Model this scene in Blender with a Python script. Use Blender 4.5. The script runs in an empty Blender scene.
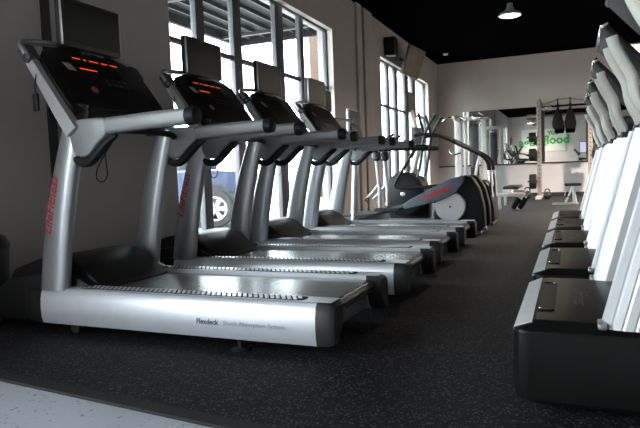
import bpy, bmesh, math, random
from mathutils import Vector, Matrix
random.seed(7)
PI = math.pi
S = bpy.context.scene
COL = S.collection

# ------------------------------------------------------------------ camera
CAM_H, F_PX = 0.8212, 586.38
YAW, PITCH, ROLL = 0.4056, 0.0683, -0.0379
fw = Vector((-math.sin(YAW)*math.cos(PITCH), math.cos(YAW)*math.cos(PITCH), -math.sin(PITCH)))
rr = Vector((math.cos(YAW), math.sin(YAW), 0)); uu = rr.cross(fw)
r2 = math.cos(ROLL)*rr + math.sin(ROLL)*uu
u2 = -math.sin(ROLL)*rr + math.cos(ROLL)*uu
cd = bpy.data.cameras.new('camera'); cam = bpy.data.objects.new('camera', cd); COL.objects.link(cam)
cam.matrix_world = Matrix(((r2.x, u2.x, -fw.x, 0), (r2.y, u2.y, -fw.y, 0), (r2.z, u2.z, -fw.z, CAM_H), (0, 0, 0, 1)))
cd.sensor_width = 36; cd.lens = 36*F_PX/640; cd.clip_start = 0.05; cd.clip_end = 300
S.camera = cam

# ------------------------------------------------------------------ world and exposure
SKY_STRENGTH = 19.0
S.view_settings.view_transform = 'Standard'; S.view_settings.look = 'None'
S.view_settings.gamma = 1.0; S.view_settings.use_curve_mapping = False
S.view_settings.exposure = 0.0
S.cycles.use_denoising = True
S.cycles.max_bounces = 10; S.cycles.diffuse_bounces = 5; S.cycles.glossy_bounces = 5
S.cycles.transparent_max_bounces = 12; S.cycles.caustics_reflective = False; S.cycles.caustics_refractive = False
S.cycles.sample_clamp_indirect = 6.0
w = bpy.data.worlds.new('sky'); S.world = w; w.use_nodes = True
nt = w.node_tree; bg = nt.nodes['Background']
bg.inputs['Color'].default_value = (0.86, 0.93, 1.0, 1); bg.inputs['Strength'].default_value = SKY_STRENGTH

XW, XR, YF, YBK, ZC = -3.5, 3.3, 17.06, -4.0, 3.82     # room: left wall, right wall, far wall, rear wall, ceiling
WIN = [(4.68, 8.935), (11.50, 15.82), (-3.0, 0.1)]      # window openings in the left wall (from, to along the wall)
WZ0, WZ1 = 0.14, 3.14
def portal(y0, y1, z0, z1):
    l = bpy.data.lights.new('window_daylight', 'AREA'); l.shape = 'RECTANGLE'
    l.size = y1-y0; l.size_y = z1-z0; l.cycles.is_portal = True
    o = bpy.data.objects.new('window_daylight', l); COL.objects.link(o)
    o.location = (XW-0.27, (y0+y1)/2, (z0+z1)/2)
    o.rotation_euler = Matrix(((0, 0, -1), (1, 0, 0), (0, -1, 0))).transposed().to_euler() if False else (PI/2, 0, -PI/2)
for a, b in WIN: portal(a, b, WZ0, WZ1)

# ------------------------------------------------------------------ materials
def mat(name, col, rough=0.5, metal=0.0, var=0.08, scale=12.0, bump=0.0, bscale=200.0, coat=0.0, emit=None, estr=0.0, spec=0.5):
    m = bpy.data.materials.new(name); m.use_nodes = True; t = m.node_tree
    b = t.nodes['Principled BSDF']; b.inputs['Roughness'].default_value = rough; b.inputs['Metallic'].default_value = metal
    b.inputs['Specular IOR Level'].default_value = spec
    b.inputs['Coat Weight'].default_value = coat; b.inputs['Coat Roughness'].default_value = 0.15
    tc = t.nodes.new('ShaderNodeTexCoord')
    n = t.nodes.new('ShaderNodeTexNoise'); n.inputs['Scale'].default_value = scale; n.inputs['Detail'].default_value = 4
    t.links.new(tc.outputs['Object'], n.inputs['Vector'])
    r = t.nodes.new('ShaderNodeValToRGB'); r.color_ramp.elements[0].position = 0.3; r.color_ramp.elements[1].position = 0.7
    r.color_ramp.elements[0].color = tuple(c*(1-var) for c in col)+(1,); r.color_ramp.elements[1].color = tuple(min(1, c*(1+var)) for c in col)+(1,)
    t.links.new(n.outputs['Fac'], r.inputs['Fac']); t.links.new(r.outputs['Color'], b.inputs['Base Color'])
    if bump:
        n2 = t.nodes.new('ShaderNodeTexNoise'); n2.inputs['Scale'].default_value = bscale; n2.inputs['Detail'].default_value = 2
        t.links.new(tc.outputs['Object'], n2.inputs['Vector'])
        bp = t.nodes.new('ShaderNodeBump'); bp.inputs['Strength'].default_value = bump; bp.inputs['Distance'].default_value = 0.004
        t.links.new(n2.outputs['Fac'], bp.inputs['Height']); t.links.new(bp.outputs['Normal'], b.inputs['Normal'])
    if emit: b.inputs['Emission Color'].default_value = emit+(1,); b.inputs['Emission Strength'].default_value = estr
    return m
M = {}
M['wall'] = mat('wall_paint', (0.52, 0.48, 0.465), 0.8, var=0.03, scale=3, bump=0.1, bscale=90)
M['wall_far'] = mat('far_wall_paint', (0.60, 0.53, 0.48), 0.8, var=0.03, scale=3, bump=0.1, bscale=90)
M['dado'] = mat('dado_paint', (0.66, 0.65, 0.66), 0.7, var=0.03, scale=3)  # same wall as above; window light on it painted in as paler grey
M['reveal'] = mat('reveal_paint', (0.72, 0.66, 0.58), 0.7, var=0.03)
M['black_ceiling'] = mat('black_ceiling_paint', (0.003, 0.003, 0.0035), 0.95, spec=0.0)
M['trim_black'] = mat('black_trim', (0.02, 0.02, 0.022), 0.6)
M['frame'] = mat('window_aluminium', (0.16, 0.16, 0.17), 0.45, 0.5)
M['silver'] = mat('silver_paint', (0.45, 0.465, 0.49), 0.30, 0.75, var=0.03)
M['silver_rail'] = mat('silver_rail_paint', (0.74, 0.76, 0.82), 0.34, 0.4, var=0.03)
M['silver_light'] = mat('pale_silver_paint', (0.66, 0.66, 0.68), 0.28, 0.65, var=0.02)
M['silver_white'] = mat('white_silver_paint', (0.80, 0.80, 0.83), 0.32, 0.25, var=0.02)
M['chrome'] = mat('chrome', (0.8, 0.8, 0.82), 0.12, 1.0, var=0.02)
M['grey_plastic'] = mat('grey_plastic', (0.74, 0.71, 0.64), 0.38, 0.0, var=0.04)
M['black_plastic'] = mat('black_plastic', (0.011, 0.011, 0.012), 0.48, spec=0.28)
M['hood_black'] = mat('hood_black_plastic', (0.009, 0.0087, 0.0085), 0.36, bump=0.02, bscale=600, spec=0.22)
M['dark_plastic'] = mat('charcoal_plastic', (0.05, 0.055, 0.065), 0.4)
M['slate_plastic'] = mat('slate_plastic', (0.10, 0.115, 0.14), 0.38)
M['screen'] = mat('dark_screen', (0.014, 0.016, 0.010), 0.30, var=0.05)
M['bezel'] = mat('monitor_bezel', (0.03, 0.03, 0.03), 0.45)
M['rubber'] = mat('rubber', (0.015, 0.015, 0.016), 0.75)
M['foam'] = mat('black_foam', (0.009, 0.009, 0.009), 0.9, spec=0.2)
M['belt'] = mat('running_belt', (0.10, 0.10, 0.09), 0.27, var=0.25, scale=9, bump=0.03, bscale=300, spec=1.0)
M['red'] = mat('red_print', (0.55, 0.02, 0.03), 0.5)
M['grey_print'] = mat('grey_print', (0.13, 0.13, 0.15), 0.5)
M['pale_print'] = mat('pale_print', (0.35, 0.36, 0.4), 0.5)
M['white_label'] = mat('white_label', (0.45, 0.45, 0.45), 0.6)
M['grip_grey'] = mat('grip_grey', (0.27, 0.27, 0.28), 0.42, 0.25, var=0.04)
M['led_unlit'] = mat('unlit_readout', (0.06, 0.03, 0.025), 0.4)
M['led'] = mat('orange_led', (0.5, 0.08, 0.02), 0.5, emit=(1.0, 0.10, 0.03), estr=0.75)
M['led_dim'] = mat('orange_button', (0.14, 0.03, 0.015), 0.5, emit=(1.0, 0.12, 0.04), estr=0.03)
M['green'] = mat('green_letters', (0.05, 0.36, 0.06), 0.5)
M['signboard'] = mat('sign_board', (0.78, 0.79, 0.70), 0.6, var=0.02)
M['white_metal'] = mat('white_steel', (0.66, 0.65, 0.62), 0.4, 0.1)
M['rack_steel'] = mat('rack_steel', (0.33, 0.29, 0.27), 0.5, 0.3, var=0.2, scale=30)
M['vinyl'] = mat('black_vinyl', (0.02, 0.02, 0.022), 0.45)
M['iron'] = mat('black_iron', (0.02, 0.02, 0.022), 0.5, 0.4)
M['asphalt'] = mat('pale_paving', (0.42, 0.41, 0.40), 0.9, var=0.12, scale=2)
M['canopy'] = mat('canopy_steel', (0.006, 0.0058, 0.0058), 0.7)
M['canopy_beam'] = mat('canopy_beam', (0.022, 0.022, 0.022), 0.6)
M['car_blue'] = mat('car_paint', (0.024, 0.042, 0.092), 0.25, 0.0, coat=0.6)
M['car_glass'] = mat('car_glass', (0.02, 0.025, 0.03), 0.08)
M['tyre'] = mat('tyre_rubber', (0.03, 0.03, 0.03), 0.8)
M['alloy'] = mat('alloy_wheel', (0.55, 0.55, 0.56), 0.4, 0.2)
M['lamp_glass'] = mat('head_lamp', (0.22, 0.2, 0.17), 0.15)
M['amber'] = mat('amber_lens', (0.09, 0.035, 0.008), 0.2)
M['bulb'] = mat('lamp_diffuser', (0.9, 0.88, 0.8), 0.5, emit=(1.0, 0.93, 0.82), estr=14.0)
M['lamp_shade'] = mat('lamp_shade', (0.55, 0.54, 0.52), 0.35, 0.6)
M['lit_panel'] = mat('lit_panel', (0.9, 0.85, 0.7), 0.5, emit=(1.0, 0.90, 0.66), estr=1.25)  # glow of the brightly lit far wall, put into emission
M['screen_lit'] = mat('lit_screen', (0.2, 0.2, 0.3), 0.3, emit=(0.72, 0.72, 1.0), estr=0.9)

def brick_mat():
    m = bpy.data.materials.new('brick'); m.use_nodes = True; t = m.node_tree; b = t.nodes['Principled BSDF']
    tc = t.nodes.new('ShaderNodeTexCoord'); br = t.nodes.new('ShaderNodeTexBrick'); br.inputs['Scale'].default_value = 3.2
    mp = t.nodes.new('ShaderNodeMapping'); mp.inputs['Rotation'].default_value = (PI/2, 0, 0)
    t.links.new(tc.outputs['Object'], mp.inputs['Vector']); t.links.new(mp.outputs['Vector'], br.inputs['Vector'])
    br.inputs['Color1'].default_value = (0.062, 0.031, 0.017, 1); br.inputs['Color2'].default_value = (0.050, 0.024, 0.013, 1)
    br.inputs['Mortar'].default_value = (0.07, 0.06, 0.05, 1); b.inputs['Roughness'].default_value = 0.9
    t.links.new(br.outputs['Color'], b.inputs['Base Color']); return m
M['brick'] = brick_mat()
def speckle(name, base, flecks, scale, rough, thresh, bump, spec=0.5):
    m = bpy.data.materials.new(name); m.use_nodes = True; t = m.node_tree; b = t.nodes['Principled BSDF']
    tc = t.nodes.new('ShaderNodeTexCoord'); v = t.nodes.new('ShaderNodeTexVoronoi'); v.inputs['Scale'].default_value = scale
    t.links.new(tc.outputs['Object'], v.inputs['Vector'])
    sp = t.nodes.new('ShaderNodeSeparateColor'); t.links.new(v.outputs['Color'], sp.inputs['Color'])
    r = t.nodes.new('ShaderNodeValToRGB'); r.color_ramp.elements[0].position = thresh; r.color_ramp.elements[1].position = min(1, thresh+0.06)
    r.color_ramp.elements[0].color = base+(1,); r.color_ramp.elements[1].color = flecks+(1,)
    t.links.new(sp.outputs[0], r.inputs['Fac'])
    n = t.nodes.new('ShaderNodeTexNoise'); n.inputs['Scale'].default_value = 1.3; n.inputs['Detail'].default_value = 5
    t.links.new(tc.outputs['Object'], n.inputs['Vector'])
    mx = t.nodes.new('ShaderNodeMix'); mx.data_type = 'RGBA'; mx.blend_type = 'MULTIPLY'; mx.inputs[0].default_value = 0.35
    t.links.new(r.outputs['Color'], mx.inputs[6]); t.links.new(n.outputs['Fac'], mx.inputs[7])
    b.inputs['Specular IOR Level'].default_value = spec
    t.links.new(mx.outputs[2], b.inputs['Base Color']); b.inputs['Roughness'].default_value = rough
    n2 = t.nodes.new('ShaderNodeTexNoise'); n2.inputs['Scale'].default_value = scale*1.3
    t.links.new(tc.outputs['Object'], n2.inputs['Vector'])
    bp = t.nodes.new('ShaderNodeBump'); bp.inputs['Strength'].default_value = bump; bp.inputs['Distance'].default_value = 0.003
    t.links.new(n2.outputs['Fac'], bp.inputs['Height']); t.links.new(bp.outputs['Normal'], b.inputs['Normal'])
    return m
M['mat_floor'] = speckle('speckled_rubber', (0.014, 0.014, 0.017), (0.13, 0.13, 0.155), 170, 0.7, 0.87, 0.5, 0.25)
M['concrete'] = speckle('speckled_concrete', (0.66, 0.70, 0.80), (0.28, 0.30, 0.36), 95, 0.35, 0.94, 0.15)
def glass_mat():
    m = bpy.data.materials.new('window_glass'); m.use_nodes = True; t = m.node_tree
    for n in list(t.nodes):
        if n.type != 'OUTPUT_MATERIAL': t.nodes.remove(n)
    out = [n for n in t.nodes if n.type == 'OUTPUT_MATERIAL'][0]
    a = t.nodes.new('ShaderNodeBsdfTransparent'); a.inputs['Color'].default_value = (0.93, 0.96, 0.95, 1)
    g = t.nodes.new('ShaderNodeBsdfGlossy'); g.inputs['Roughness'].default_value = 0.03
    lw = t.nodes.new('ShaderNodeLayerWeight'); lw.inputs['Blend'].default_value = 0.5
    pw = t.nodes.new('ShaderNodeMath'); pw.operation = 'POWER'; pw.inputs[1].default_value = 5.0
    t.links.new(lw.outputs['Facing'], pw.inputs[0])
    f = t.nodes.new('ShaderNodeMath'); f.operation = 'MULTIPLY_ADD'; f.inputs[1].default_value = 0.5; f.inputs[2].default_value = 0.03
    t.links.new(pw.outputs[0], f.inputs[0])
    x = t.nodes.new('ShaderNodeMixShader'); t.links.new(f.outputs[0], x.inputs[0]); t.links.new(a.outputs[0], x.inputs[1]); t.links.new(g.outputs[0], x.inputs[2])
    t.links.new(x.outputs[0], out.inputs['Surface']); return m
M['glass'] = glass_mat()
def mirror_mat():
    m = mat('mirror_silvering', (0.80, 0.82, 0.80), 0.015, 1.0, var=0.0); return m
M['mirror'] = mirror_mat()
def poster_mat():
    m = bpy.data.materials.new('tv_picture'); m.use_nodes = True; t = m.node_tree; b = t.nodes['Principled BSDF']
    tc = t.nodes.new('ShaderNodeTexCoord'); n = t.nodes.new('ShaderNodeTexNoise'); n.inputs['Scale'].default_value = 6.5; n.inputs['Detail'].default_value = 3
    t.links.new(tc.outputs['Object'], n.inputs['Vector'])
    r = t.nodes.new('ShaderNodeValToRGB'); e = r.color_ramp.elements; e[0].position = 0.38; e[0].color = (0.02, 0.03, 0.03, 1); e[1].position = 0.52; e[1].color = (0.22, 0.08, 0.03, 1)
    e2 = e.new(0.64); e2.color = (0.26, 0.24, 0.18, 1)
    t.links.new(n.outputs['Fac'], r.inputs['Fac']); t.links.new(r.outputs['Color'], b.inputs['Emission Color']); b.inputs['Emission Strength'].default_value = 0.16
    b.inputs['Base Color'].default_value = (0.02, 0.02, 0.02, 1); b.inputs['Roughness'].default_value = 0.3
    return m
M['tv'] = poster_mat()

# ------------------------------------------------------------------ mesh helpers
class MB:
    def __init__(s): s.bm = bmesh.new(); s.mi = 0
    def face(s, vs):
        try: f = s.bm.faces.new(vs); f.material_index = s.mi; f.smooth = True
        except ValueError: pass
    def box(s, x0, x1, y0, y1, z0, z1, bev=0.0, seg=2):
        return s.prism([(x0, y0), (x1, y0), (x1, y1), (x0, y1)], z0, z1, 'z', bev, seg)
    def prism(s, pts, a, b, ax='z', bev=0.0, seg=2):
        # pts are (x,y) for z, (x,z) for y, (y,z) for x
        def v(p, h): return {'z': (p[0], p[1], h), 'y': (p[0], h, p[1]), 'x': (h, p[0], p[1])}[ax]
        lo = [s.bm.verts.new(v(p, a)) for p in pts]; hi = [s.bm.verts.new(v(p, b)) for p in pts]
        n = len(pts); fs = []
        for q in ([lo[::-1]] + [hi] + [[lo[i], lo[(i+1) % n], hi[(i+1) % n], hi[i]] for i in range(n)]):
            f = s.bm.faces.new(q); f.material_index = s.mi; f.smooth = True; fs.append(f)
        bmesh.ops.recalc_face_normals(s.bm, faces=fs)
        if bev:
            es = list({e for f in fs for e in f.edges if len(e.link_faces) == 2 and e.calc_face_angle(0) > 0.5})
            r = bmesh.ops.bevel(s.bm, geom=es, offset=bev, segments=seg, affect='EDGES', profile=0.5, clamp_overlap=True)
            for f in r['faces']: f.smooth = True; f.material_index = s.mi
        return s
    def loft(s, rings, caps=True, closed=True):
        vr = [[s.bm.verts.new(p) for p in r] for r in rings]; n = len(rings[0])
        for a, b in zip(vr, vr[1:]):
            for i in range(n if closed else n-1):
                s.face([a[i], a[(i+1) % n], b[(i+1) % n], b[i]])
        if caps: s.face(vr[0][::-1]); s.face(vr[-1])
        return s
    def tube(s, pts, r, n=10, ry=None, caps=True, smooth=0):
        pts = [Vector(p) for p in pts]
        rs = r if isinstance(r, (list, tuple)) else [r]*len(pts)
        for _ in range(smooth):
            np_, nr = [pts[0]], [rs[0]]
            for i in range(len(pts)-1):
                np_ += [pts[i]*0.75+pts[i+1]*0.25, pts[i]*0.25+pts[i+1]*0.75]; nr += [rs[i]*0.75+rs[i+1]*0.25, rs[i]*0.25+rs[i+1]*0.75]
            np_.append(pts[-1]); nr.append(rs[-1]); pts, rs = np_, nr
        rings = []; up = None
        for i, p in enumerate(pts):
            t = (pts[min(i+1, len(pts)-1)] - pts[max(i-1, 0)]).normalized()
            if up is None:
                up = Vector((0, 0, 1)) if abs(t.z) < 0.9 else Vector((0, 1, 0))
            a = t.cross(up).normalized(); b = a.cross(t).normalized(); up = b
            k = (ry/rs[i] if ry else 1)
            rings.append([p + a*math.cos(2*PI*j/n)*rs[i]*k + b*math.sin(2*PI*j/n)*rs[i] for j in range(n)])
        return s.loft(rings, caps)
    def lathe(s, prof, c, axis='z', n=24, caps=True):
        # prof = (radius, height along axis)
        rings = []
        for r, h in prof:
            ring = []
            for j in range(n):
                a = 2*PI*j/n; u, v = r*math.cos(a), r*math.sin(a)
                ring.append({'z': (c[0]+u, c[1]+v, c[2]+h), 'y': (c[0]+u, c[1]+h, c[2]+v), 'x': (c[0]+h, c[1]+u, c[2]+v)}[axis])
            rings.append(ring)
        return s.loft(rings, caps)
    def text_in(s, me, mtx):
        vs = [s.bm.verts.new(mtx @ v.co) for v in me.vertices]
        for p in me.polygons: s.face([vs[i] for i in p.vertices])
        return s
    def build(s, name, mats, parent=None, loc=(0, 0, 0), ang=0.6):
        off = parent_loc(parent) if parent else Vector(loc)
        bmesh.ops.recalc_face_normals(s.bm, faces=s.bm.faces)
        for e in s.bm.edges:
            if len(e.link_faces) == 2 and e.calc_face_angle(0) > ang: e.smooth = False
        for v in s.bm.verts: v.co -= off
        me = bpy.data.meshes.new(name); s.bm.to_mesh(me); s.bm.free()
        for m in (mats if isinstance(mats, (list, tuple)) else [mats]): me.materials.append(M[m])
        o = bpy.data.objects.new(name, me); COL.objects.link(o)
        if parent: o.parent = parent
        else: o.location = off
        return o
def parent_loc(p):
    v = Vector(p.location)
    while p.parent: p = p.parent; v += p.location
    return v
def thing(name, label, cat, loc, group=None):
    o = bpy.data.objects.new(name, None); COL.objects.link(o); o.location = loc; o.empty_display_size = 0.1
    return tag(o, label, cat, group)
def tag(o, label, cat, group=None, kind=None):
    if label: o['label'] = label
    if cat: o['category'] = cat
    if group: o['group'] = group
    if kind: o['kind'] = kind
    return o
def struct(o, label, cat=None):
    o['kind'] = 'structure'; o['label'] = label; o['category'] = cat or o.name.split('_')[0]; return o
def copy_tree(o, parent=None):
    c = o.copy(); COL.objects.link(c); c.parent = parent
    for ch in list(o.children): copy_tree(ch, c)
    return c
def dup(o, loc, label):
    c = copy_tree(o); c.location = loc; c['label'] = label; return c
_txt = {}
def text_mesh(s, size, shear=0.0, bold=0.0, extr=0.0008):
    k = (s, size, shear, bold)
    if k in _txt: return _txt[k]
    cu = bpy.data.curves.new('lettering', 'FONT'); cu.body = s; cu.size = size; cu.shear = shear; cu.offset = bold; cu.extrude = extr
    cu.resolution_u = 2; cu.align_x = 'CENTER'; cu.align_y = 'CENTER'
    o = bpy.data.objects.new('lettering', cu); COL.objects.link(o)
    bpy.context.view_layer.update()
    me = bpy.data.meshes.new_from_object(o.evaluated_get(bpy.context.evaluated_depsgraph_get()))
    bpy.data.objects.remove(o); _txt[k] = me; return me
def frame_mtx(p, ex, ey):
    ex = Vector(ex).normalized(); ey = Vector(ey).normalized(); ez = ex.cross(ey)
    return Matrix(((ex.x, ey.x, ez.x, p[0]), (ex.y, ey.y, ez.y, p[1]), (ex.z, ey.z, ez.z, p[2]), (0, 0, 0, 1)))
def rpoly(pts, r, n=4):
    # round the corners of a polygon
    out = []; N = len(pts)
    for i in range(N):
        p = Vector(pts[i]); a = Vector(pts[i-1]); b = Vector(pts[(i+1) % N])
        da, db = a-p, b-p; k = min(r, da.length*0.45, db.length*0.45)
        s, e = p+da.normalized()*k, p+db.normalized()*k
        for j in range(n+1):
            t = j/n; q = s*(1-t)**2 + p*2*t*(1-t) + e*t*t; out.append((q.x, q.y))
    return out

# ------------------------------------------------------------------ the room
def fl(x): return 1.53 - 0.0928*x          # front edge of the rubber mat (y as a function of x)
b = MB(); b.prism([(XW, fl(XW)), (XR, fl(XR)), (XR, YF), (XW, YF)], -0.02, 0.0, 'z')
struct(b.build('floor', 'mat_floor'), 'black speckled rubber flooring under all the machines', 'floor')
b = MB(); b.prism([(XW, YBK), (XR, YBK), (XR, fl(XR)), (XW, fl(XW))], -0.03, -0.010, 'z')
struct(b.build('floor_entry', 'concrete'), 'pale bluish speckled concrete floor in front of the rubber flooring', 'floor')
b = MB()
e0, e1 = Vector((XW, fl(XW))), Vector((XR, fl(XR)))
b.prism([(e0.x, e0.y-0.035), (e1.x, e1.y-0.035), (e1.x, e1.y+0.03), (e0.x, e0.y+0.03)], -0.012, 0.0035, 'z')
struct(b.build('trim_1', 'rubber'), 'black rubber edging strip where the mat meets the concrete', 'trim')
b = MB(); b.box(XW-0.3, XR+0.2, YBK-0.2, YF+0.2, ZC, ZC+0.15)
struct(b.build('ceiling', 'black_ceiling'), 'flat black painted ceiling', 'ceiling')
# left wall with three openings
b = MB(); T = 0.27
ys = [YBK] + [v for y0, y1 in sorted(WIN) for v in (y0, y1)] + [YF]
for i in range(0, len(ys), 2): b.box(XW-T, XW, ys[i], ys[i+1], 0, ZC)
for y0, y1 in WIN: b.box(XW-T, XW, y0, y1, WZ1, ZC); b.box(XW-T, XW, y0, y1, -0.03, WZ0)
wl = struct(b.build('wall_left', 'wall'), 'long grey window wall on the left', 'wall')
b = MB(); b.box(XW-T, XR+0.2, YF, YF+0.2, 0, ZC)
struct(b.build('wall_far', 'wall_far'), 'tan grey far wall with the mirror', 'wall')
b = MB(); b.box(XR, XR+0.2, YBK, YF, -0.03, ZC)
struct(b.build('wall_right', 'wall'), 'grey wall on the right behind the facing treadmills', 'wall')
b = MB(); b.box(XW-T, XR+0.2, YBK-0.2, YBK, -0.03, ZC)
struct(b.build('wall_rear', 'wall_far'), 'grey wall behind the photographer, seen in the mirror', 'wall')
b = MB(); b.box(XW, 2.4, YF-0.025, YF, 0.0, 0.89)
struct(b.build('trim_2', 'dado'), 'lower far wall below the mirror, window light painted in as paler grey', 'trim')
b = MB(); b.box(XW, 2.4, YF-0.06, YF, 0.87, 0.905, 0.004)
struct(b.build('trim_3', 'trim_black'), 'dark ledge along the bottom of the mirror', 'trim')
b = MB(); b.box(XW, 2.4, YF-0.04, YF-0.0255, 0.0, 0.09)
struct(b.build('baseboard_far', 'trim_black'), 'black baseboard along the far wall', 'baseboard')
# pilaster with dark slot, conduit on left wall
b = MB(); b.box(XW, XW+0.05, 10.40, 10.88, 0, ZC, 0.006); b.box(XW, XW+0.05, 10.02, 10.28, 0, ZC, 0.006)
b.mi = 1; b.box(XW, XW+0.012, 10.27, 10.41, 0, ZC)
struct(b.build('trim_4', ['wall', 'trim_black']), 'wall pilaster with a dark slot between the two windows', 'trim')
b = MB(); b.box(XW, XW+0.02, 3.19, 3.26, 0, ZC)
struct(b.build('trim_5', 'trim_black'), 'dark vertical channel in the wall left of the near window', 'trim')
# windows
def window(idx, y0, y1, mull, label):
    root = thing('window_%d' % idx, label, 'window', (XW-0.13, (y0+y1)/2, WZ0)); root['kind'] = 'structure'
    X0, X1 = XW-0.16, XW-0.10; fwid = 0.042
    b = MB(); b.box(X0, X1, y0, y1, WZ1-fwid, WZ1, 0.006); b.box(X0, X1, y0, y1, WZ0, WZ0+fwid+0.02, 0.006)
    b.box(X0, X1, y0, y0+fwid, WZ0+fwid+0.02, WZ1-fwid, 0.006); b.box(X0, X1, y1-fwid, y1, WZ0+fwid+0.02, WZ1-fwid, 0.006)
    b.build('window_frame', 'frame', root)
    zt = 2.205; edges = [y0+fwid] + [v for m in mull for v in m] + [y1-fwid]
    for m in mull:
        b = MB(); b.box(X0, X1+0.01, m[0], m[1], WZ0+fwid+0.02, WZ1-fwid, 0.006); b.build('mullion', 'frame', root)
    for i in range(0, len(edges), 2):
        a, c = edges[i], edges[i+1]
        b = MB(); b.box(X0+0.006, X1-0.004, a, c, zt-0.028, zt+0.028, 0.005); b.build('transom', 'frame', root)
        for z0, z1 in ((WZ0+fwid+0.02, zt-0.028), (zt+0.028, WZ1-fwid)):
            b = MB(); b.box(XW-0.134, XW-0.128, a, c, z0, z1); b.build('pane', 'glass', root)
    b = MB(); b.box(XW-0.09, XW-0.0005, y0, y0+0.012, WZ0, WZ1); b.box(XW-0.09, XW-0.0005, y1-0.012, y1, WZ0, WZ1); b.box(XW-0.09, XW-0.0005, y0+.012, y1-.012, WZ1-0.012, WZ1)
    b.build('window_reveal', 'reveal', root)
    b = MB(); b.box(XW-0.09, XW+0.03, y0+.012, y1-.012, WZ0-0.02, WZ0+0.012, 0.005); b.build('window_sill', 'reveal', root)
window(1, *WIN[0], [(5.27, 5.42), (6.02, 6.20), (7.10, 7.33), (7.87, 8.0)], 'large dark framed storefront window behind the treadmill row')
window(2, *WIN[1], [(12.27, 12.43), (12.86, 13.09), (13.73, 14.08), (14.46, 14.80)], 'storefront window further away, behind the elliptical trainers')
window(3, *WIN[2], [(-2.05, -1.93), (-1.0, -0.88)], 'storefront window beside the entrance, outside the picture on the left')
# mirror
b = MB(); b.box(-2.80, 1.9, YF-0.012, YF-0.0005, 0.905, 2.41)
tag(b.build('wall_mirror', 'mirror'), 'wide frameless mirror on the far wall behind the power rack', 'mirror')
# sign on the rear wall, seen in the mirror
root = thing('wall_sign', 'white sign board with green lettering, seen reflected in the far mirror', 'sign', (-1.5, YBK+0.02, 1.6))
b = MB(); b.box(-2.75, -0.25, YBK+0.001, YBK+0.03, 1.66, 3.0, 0.008); b.build('board', 'signboard', root)
for s, sz, x, z in (('agenc', 0.70, -2.12, 2.22), ('yflood', 0.70, -0.93, 2.32), ('YOY', 0.30, -0.95, 2.74)):
    b = MB(); b.text_in(text_mesh(s, sz, bold=0.022, extr=0.004), frame_mtx((x, YBK+0.036, z), (1, 0, 0), (0, 0, 1)))
    b.build('lettering', 'green', root)
root = thing('wall_screen', 'small lit screen on the rear wall, seen reflected in the mirror', 'screen', (0.7, YBK+0.03, 1.5))
b = MB(); b.box(0.48, 0.92, YBK+0.001, YBK+0.05, 1.48, 2.14, 0.01); b.build('bezel', 'bezel', root)
b = MB(); b.box(0.51, 0.89, YBK+0.05, YBK+0.053, 1.51, 2.11); b.build('display', 'screen_lit', root)
# added glowing panel standing in for brightly lit far wall at right
root = thing('light_box', 'added glowing panel standing in for the brightly lit far wall, behind the nearest facing treadmill', 'light', (2.1, YF-0.05, 2.9))
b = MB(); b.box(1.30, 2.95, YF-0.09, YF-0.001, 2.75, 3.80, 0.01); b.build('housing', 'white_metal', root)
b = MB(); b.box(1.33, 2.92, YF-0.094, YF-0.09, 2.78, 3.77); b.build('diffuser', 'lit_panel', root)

# ------------------------------------------------------------------ ceiling lamps
def pendant(loc, label, power, cone=2.7):
    x, y, z = loc
    root = thing('pendant_lamp', label, 'lamp', (x, y, z), 'pendant lamps under the black ceiling')
    b = MB(); b.lathe([(0.168, 0.0), (0.172, 0.004), (0.15, 0.035), (0.07, 0.075), (0.045, 0.13), (0.04, 0.18), (0.0005, 0.185)], (x, y, z), n=32)
    b.build('shade', 'lamp_shade', root)
    b = MB(); b.lathe([(0.0005, -0.004), (0.10, -0.003), (0.155, 0.001), (0.0005, 0.002)], (x, y, z), n=32); b.build('diffuser', 'bulb', root)
    b = MB(); b.tube([(x, y, z+0.18), (x, y, ZC)], 0.008, 8); b.build('stem', 'trim_black', root)
    l = bpy.data.lights.new('lamp_light', 'SPOT'); l.energy = power; l.color = (1, 0.82, 0.66); l.spot_size = cone; l.spot_blend = 0.6; l.shadow_soft_size = 0.14
    o = bpy.data.objects.new('lamp_light', l); COL.objects.link(o); o.parent = root; o.location = (0, 0, -0.03)
pendant((-0.81, 9.3, 3.05), 'lit dish pendant lamp hanging from the black ceiling, seen over the aisle', 160)
pendant((1.7, 13.4, 3.05), 'added pendant lamp over the far end, unseen behind the facing treadmills, brightening the far wall', 2300)  # added out of sight to brighten the far wall
pendant((-1.95, 1.07, 3.05), 'pendant lamp above the mat edge, seen only in the mirror', 10)
pendant((-1.6, -3.0, 3.3), 'added pendant lamp near the rear wall, brightening the wall and its sign', 420, 2.0)  # added behind the camera to brighten the rear wall and sign
b = MB(); b.lathe([(0.07, 0.0), (0.07, -0.02), (0.05, -0.045), (0.0005, -0.05)], (-2.97, 15.6, ZC), n=16)
tag(b.build('ceiling_detector', 'grey_plastic', loc=(-2.97, 15.6, ZC)), 'small round grey detector on the black ceiling near the far corner', 'detector')

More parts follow.
